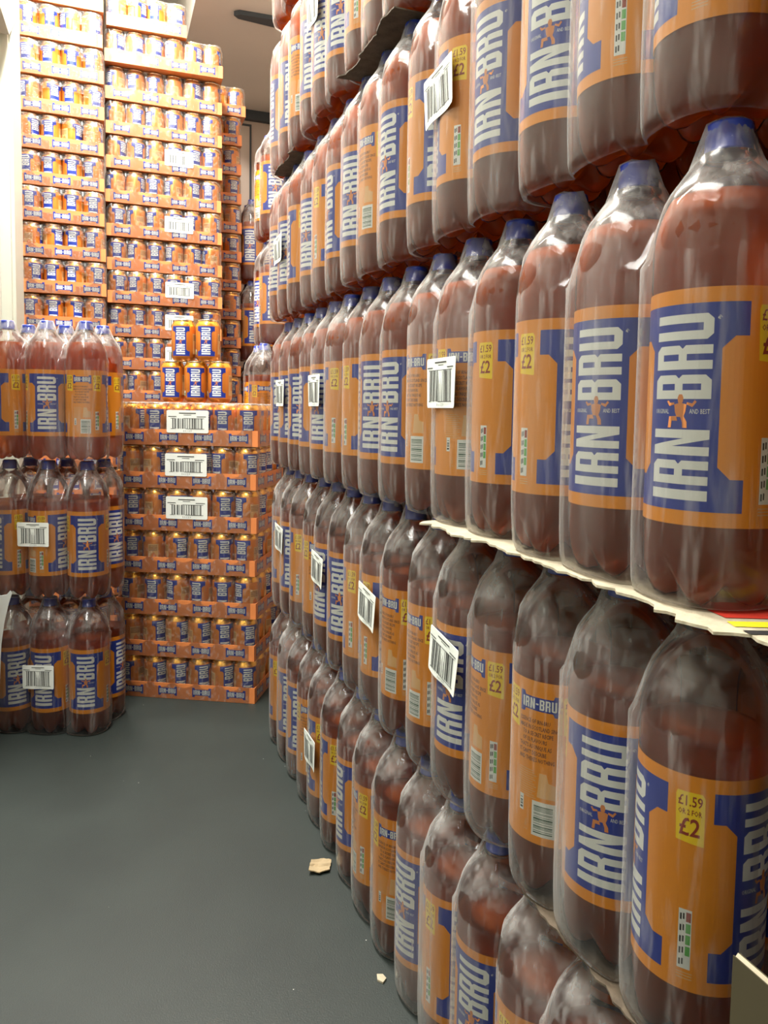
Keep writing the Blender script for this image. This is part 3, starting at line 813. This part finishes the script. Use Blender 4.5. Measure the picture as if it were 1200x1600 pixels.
# far packs: column behind the low can stack, and one at the back beside the cans
for k in range(5):
    dx = -0.030 if k == 2 else 0
    make_pack('wrapped bottle pack in narrow column beyond the right wall, %s tier from floor' % ORD[k],
              ((0.420 if k == 2 else 0.456) + .1449, (2.350 if k == 2 else 2.372) + .0968, k * TP), 0.0, 'bottle packs in the column behind the wall', {-1: ('B' if k == 2 else 'U', 0), 0: ('B', -20), 1: ('T', 10)}, None, k)
for k in range(5):
    make_pack('dim bottle pack at the very back beside farthest cans, %s tier from floor' % ORD[k],
              (0.588 + S, 3.30 + S / 2, k * TP), 0, 'bottle packs at the very back', {-1: ('B' if k == 2 else ('T' if k == 4 else 'U'), -10 if k == 4 else 15)}, None, k)

# left packs, three tiers, front facing the camera
la = math.atan2(2.0817 - 2.0054, -0.2176 + 0.0409)            # direction from right bottle to left one
lrz = la + PI                                                 # local +x towards the right bottle
LX, LY = -0.0409, 2.0054
cxl = LX - S * math.cos(lrz) - (S / 2) * math.sin(lrz) * 1.0
cyl = LY - S * math.sin(lrz) + (S / 2) * math.cos(lrz) * 1.0
LSPEC = [{-1: ('T', 10), 0: ('T', -25), 1: ('T', -12)}, {-1: ('T', -50), 0: ('T', 48), 1: ('T', -3)}, {-1: ('F', 20), 0: ('U', -2), 1: ('B', -12)}]
LST = [(-0.008, 0.118, 0), (-0.015, 0.130, 0), None]
for k in range(3):
    make_pack('wrapped orange soda six-pack by the left wall, %s of the three-high pile' % ('bottom' if k == 0 else 'middle' if k == 1 else 'top'),
              (cxl, cyl, k * TP), lrz, 'bottle packs piled by the left wall', LSPEC[k], LST[k], k, hi=(k == 2))

# ------------------------------------------------------------ stacks of can trays
GL = 'can trays stacked end-on at the left'
for n in range(20):
    c = (0.006 - TW / 2 + random.uniform(-.002, .003), 2.8484 + TL / 2 + random.uniform(-.004, .004), .001 + n * .1180)
    make_tray('wrapped orange can tray stacked end-on at left wall, %s tray from floor' % (ORD[n] if n < 19 else 'twentieth'),
              c, -PI / 2, GL, 'short', None, n, 'short')
GM = 'can trays stacked in the tall middle column'
for n in range(17):
    st = None
    if n in (14, 12, 10, 9, 8): st = (0.247 - TL / 2, 0.030 if n > 9 else .03, ME_sticker_small)
    fwdy = 2.9357 + TW / 2 + random.uniform(-.005, .003)
    c = [0.011 + TL / 2 + random.uniform(-.002, .003), fwdy, .001 + n * .1173]; rz = random.uniform(-.008, .008)
    make_tray('wrapped orange can tray in tall middle column, %s tray from floor' % ORD[n], c, rz, GM, 'long', st, n, 'long')
make_tray('film-wrapped can tray jutting forward near the top of the tall middle column', [0.214, 2.905 + TW / 2, .001 + 17 * .1173], -.03, GM, 'long', None, 1, 'long')
make_tray('end-on tray of orange cans lying on the very top of the tall middle column', [0.011 + TW / 2 + .012, 2.90 + TL / 2, .001 + 18 * .1173], -PI / 2 - .03, GM, 'short', None, 2, 'short')
for n in range(18):
    top = n == 17
    make_tray('orange can tray in dim column behind tall middle one, %s tray from floor' % ORD[n],
              (0.534 - TW / 2 + (.014 if top else random.uniform(-.003, .002)), 3.228 + TL / 2, .001 + n * .1171), -PI / 2, 'can trays in the dim column', 'short', None, n, 'short')
# low stack, turned towards the camera
TH_ = 0.4905
lr = Vector((0.3755, 2.0389)); ex = Vector((math.cos(-TH_), math.sin(-TH_))); ey = Vector((-ex.y, ex.x))
for n in range(7):
    jit = (0.000, -.002, .002, -.001, .003, .001, .006)[n]
    c = lr - ex * (TL / 2 - jit) + ey * (TW / 2)
    st = (0.005, 0.034, ME_sticker_can) if n >= 4 else None
    make_tray('wrapped orange can tray in low stack on dark floor, %s tray from floor' % ORD[n], (c.x, c.y, .0005 + n * .1171), -TH_, 'can trays in the low stack', 'long', st, n + 1, 'long')

# five loose cans in a small pyramid on the low stack
ztop = 6 * .1171 + .0005 + .1167
def loose_can(lab, px_off, z, turn):
    c = lr - ex * px_off + ey * 0.075
    b0 = math.atan2(-c.x, c.y)
    o = inst('soda_can', ME_can_big, None, (c.x, c.y, z), b0 + R_(turn))
    tag(o, lab, 'can', 'loose cans piled on the low stack')
    inst('printed_label', ME_can_print_fine, o); inst('lid', ME_lid, o); inst('pull_tab', ME_tab, o)

loose_can('loose orange can, left end of bottom row of the small can pyramid', .263, ztop, -14)
loose_can('loose orange can, middle of bottom row of the small can pyramid', .195, ztop, -4)
loose_can('loose orange can, right end of bottom row of the small can pyramid', .127, ztop, -16)
loose_can('loose orange can on top of the little can pyramid, the left one', .231, ztop + CH, -16)
loose_can('loose orange can on top of the little can pyramid, the right one', .161, ztop + CH, -10)

# ------------------------------------------------------------ cardboard layer pads between tiers
def pad(label, y0, y1, z, xf, dark=False, seed=1, x1=.56, depth=.012, fray=True, th=.0020):
    rr = random.Random(seed); n = int((y1 - y0) / .008)
    pts = []
    for i in range(n + 1):
        y = y0 + (y1 - y0) * i / n
        e = mnoise.noise(Vector((y * 14, seed, 0))) * depth + mnoise.noise(Vector((y * 70, seed, 4))) * depth * .55
        pts.append((xf + e, y))
    mb = MB(); q = len(pts); m = []
    xs = 8
    rings_t, rings_b = [], []
    for x_, y_ in pts:
        dr = .5 + .5 * mnoise.noise(Vector((y_ * 16, seed, 9)))
        row = []
        for i in range(xs + 1):
            t = i / xs; xx = x_ + (x1 - x_) * t ** 1.8
            out = max(0, min(1, (XW - RB - .002 - xx) / .02))
            row.append((xx, y_, z - th - .0001 - out * .004 * dr))
        rings_b.append(row); rings_t.append([(a, b, c + th) for a, b, c in row])
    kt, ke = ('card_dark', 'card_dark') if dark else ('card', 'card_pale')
    def add(rows, flip):
        n0 = len(mb.v); w_ = xs + 1
        for r in rows: mb.v += r
        for j in range(len(rows) - 1):
            for i in range(xs):
                f = [n0 + j * w_ + i, n0 + j * w_ + i + 1, n0 + (j + 1) * w_ + i + 1, n0 + (j + 1) * w_ + i]
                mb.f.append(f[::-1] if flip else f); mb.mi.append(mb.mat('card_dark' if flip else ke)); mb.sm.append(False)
        return n0
    a = add(rings_t, False); b = add(rings_b, True); w_ = xs + 1
    def rim(i, j):
        mb.f.append([a + i, a + j, b + j, b + i]); mb.mi.append(mb.mat(ke)); mb.sm.append(False)
    L_ = len(pts)
    for j in range(L_ - 1): rim(j * w_, (j + 1) * w_); rim(j * w_ + xs, (j + 1) * w_ + xs)
    for i in range(xs): rim(i, i + 1); rim((L_ - 1) * w_ + i, (L_ - 1) * w_ + i + 1)
    o = inst('cardboard_pad', mb.mesh('cardboard_pad')); tag(o, label, 'cardboard')
    return o
p = pad('torn pale cardboard sheet under the nearest eye-level bottles, ragged edge sticking out', -0.10, 0.845, 2 * TP, 0.3590, seed=3, depth=.016)
# printed corner of that sheet
mb = MB()
zz = 2 * TP + .0004
def flatpoly(pts, k):
    n = len(mb.v); mb.v.extend([(x, y, z) for x, y, z in pts]); mb.f.append(list(range(n, n + len(pts)))); mb.mi.append(mb.mat(k)); mb.sm.append(False)
flatpoly([(.385, .425, zz), (.43, .405, zz), (.43, .36, zz), (.378, .382, zz)], 'print_red')
flatpoly([(.372, .375, zz), (.43, .352, zz), (.43, .336, zz), (.368, .364, zz)], 'print_yellow')
flatpoly([(.366, .356, zz), (.43, .330, zz), (.43, .318, zz), (.364, .348, zz)], 'black')
M['print_red'] = pbr('red carton print', (0.5, 0.03, 0.015), 0.6); M['print_yellow'] = pbr('yellow carton print', (0.9, 0.7, 0.02), 0.6)
o = inst('printed_corner', mb.mesh('printed_corner'), p); o['label'] = 'red, yellow and black printed band'
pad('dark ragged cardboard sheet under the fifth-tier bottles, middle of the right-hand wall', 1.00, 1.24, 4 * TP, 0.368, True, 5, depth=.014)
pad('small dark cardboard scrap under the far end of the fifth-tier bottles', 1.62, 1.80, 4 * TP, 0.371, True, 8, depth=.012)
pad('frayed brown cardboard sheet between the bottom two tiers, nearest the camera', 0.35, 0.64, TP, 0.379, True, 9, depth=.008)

# corrugated sheet standing against the bottles, bottom right
mb = MB(); y0, y1, h = -0.02, 0.330, 0.488
xo, xi = 0.3440, 0.3495
nfl = 70
mb.box(xo, xo + .0008, y0, y1, 0.0005, h, 'kraft'); mb.box(xi - .0008, xi, y0, y1, 0.0005, h, 'kraft')
rows = []
for i in range(nfl * 4 + 1):
    z = .0005 + (h - .0005) * i / (nfl * 4); x = (xo + xi) / 2 + math.cos(PI * i / 2) * .0018
    rows.append([(x, y0, z), (x, y1 + .0006, z)])
mb.grid(rows, 'card_pale', False, False)
o = inst('corrugated_sheet', mb.mesh('corrugated_sheet')); tag(o, 'olive-brown corrugated cardboard sheet standing at the bottom right corner', 'cardboard')

# torn cardboard scrap on the floor
rr = random.Random(4)
mb = MB(); pts = []; nn = 9
top = []; bot = []
for j in range(nn):
    row = []; rb = []
    for i in range(nn):
        u, v_ = i / (nn - 1) - .5, j / (nn - 1) - .5
        jag = .0015 * mnoise.noise(Vector((i * 1.7, j * 2.1, 2)))
        x = .347 + u * .036 + v_ * .012 + jag; y = 1.252 + v_ * .038 * (1 - .5 * abs(u)) - u * .006 + jag
        z = .0024 + .0035 * abs(math.sin(3 * PI * v_)) + .010 * max(0, -u - .1) ** 1.2 + .0006 * rr.random()
        row.append((x, y, z)); rb.append((x, y, max(.0003, z - .0018)))
    top.append(row); bot.append(rb)
mb.grid(top, 'card', False, False); mb.grid(bot, 'card', False, False)
n = len(mb.v) // 2
edge = [i for i in range(nn)] + [nn * j + nn - 1 for j in range(1, nn)] + [nn * nn - 2 - i for i in range(nn - 1)] + [nn * j for j in range(nn - 2, 0, -1)]
for a, b in zip(edge, edge[1:] + edge[:1]): mb.f.append([a, b, b + n, a + n]); mb.mi.append(0); mb.sm.append(False)
tag(inst('cardboard_scrap', mb.mesh('cardboard_scrap')), 'crumpled torn scrap of pale cardboard on the dark floor by the bottle wall', 'scrap')
# crumb of card further forward
mb = MB(); mb.prism([(.353, .966), (.359, .959), (.366, .965), (.364, .974), (.356, .977)], .0003, .003, 'card_pale')
tag(inst('cardboard_crumb', mb.mesh('cardboard_crumb')), 'tiny pale crumb of cardboard on the floor under the nearest bottom bottles', 'scrap')
# white torn board beside the lowest left pack
mb = MB()
outl = [(-.262, .0), (-.246, .0), (-.236, .12), (-.229, .25), (-.222, .30), (-.212, .345), (-.205, .368), (-.208, .375), (-.216, .366), (-.240, .362), (-.262, .366)]
n = len(mb.v)
ys = (0.0, 0.0025)
for yy in ys: mb.v += [(a, 1.950 + yy, z + .0006) for a, z in outl]
k_ = len(outl); wm = mb.mat('white')
mb.f.append(list(range(k_))); mb.f.append(list(range(k_, 2 * k_))[::-1]); mb.mi += [wm, wm]; mb.sm += [False, False]
for i in range(k_): mb.f.append([i, (i + 1) % k_, k_ + (i + 1) % k_, k_ + i]); mb.mi.append(wm); mb.sm.append(False)
tag(inst('white_board', mb.mesh('white_board')), 'torn white card standing at the left edge beside the lowest bottle pack', 'card')
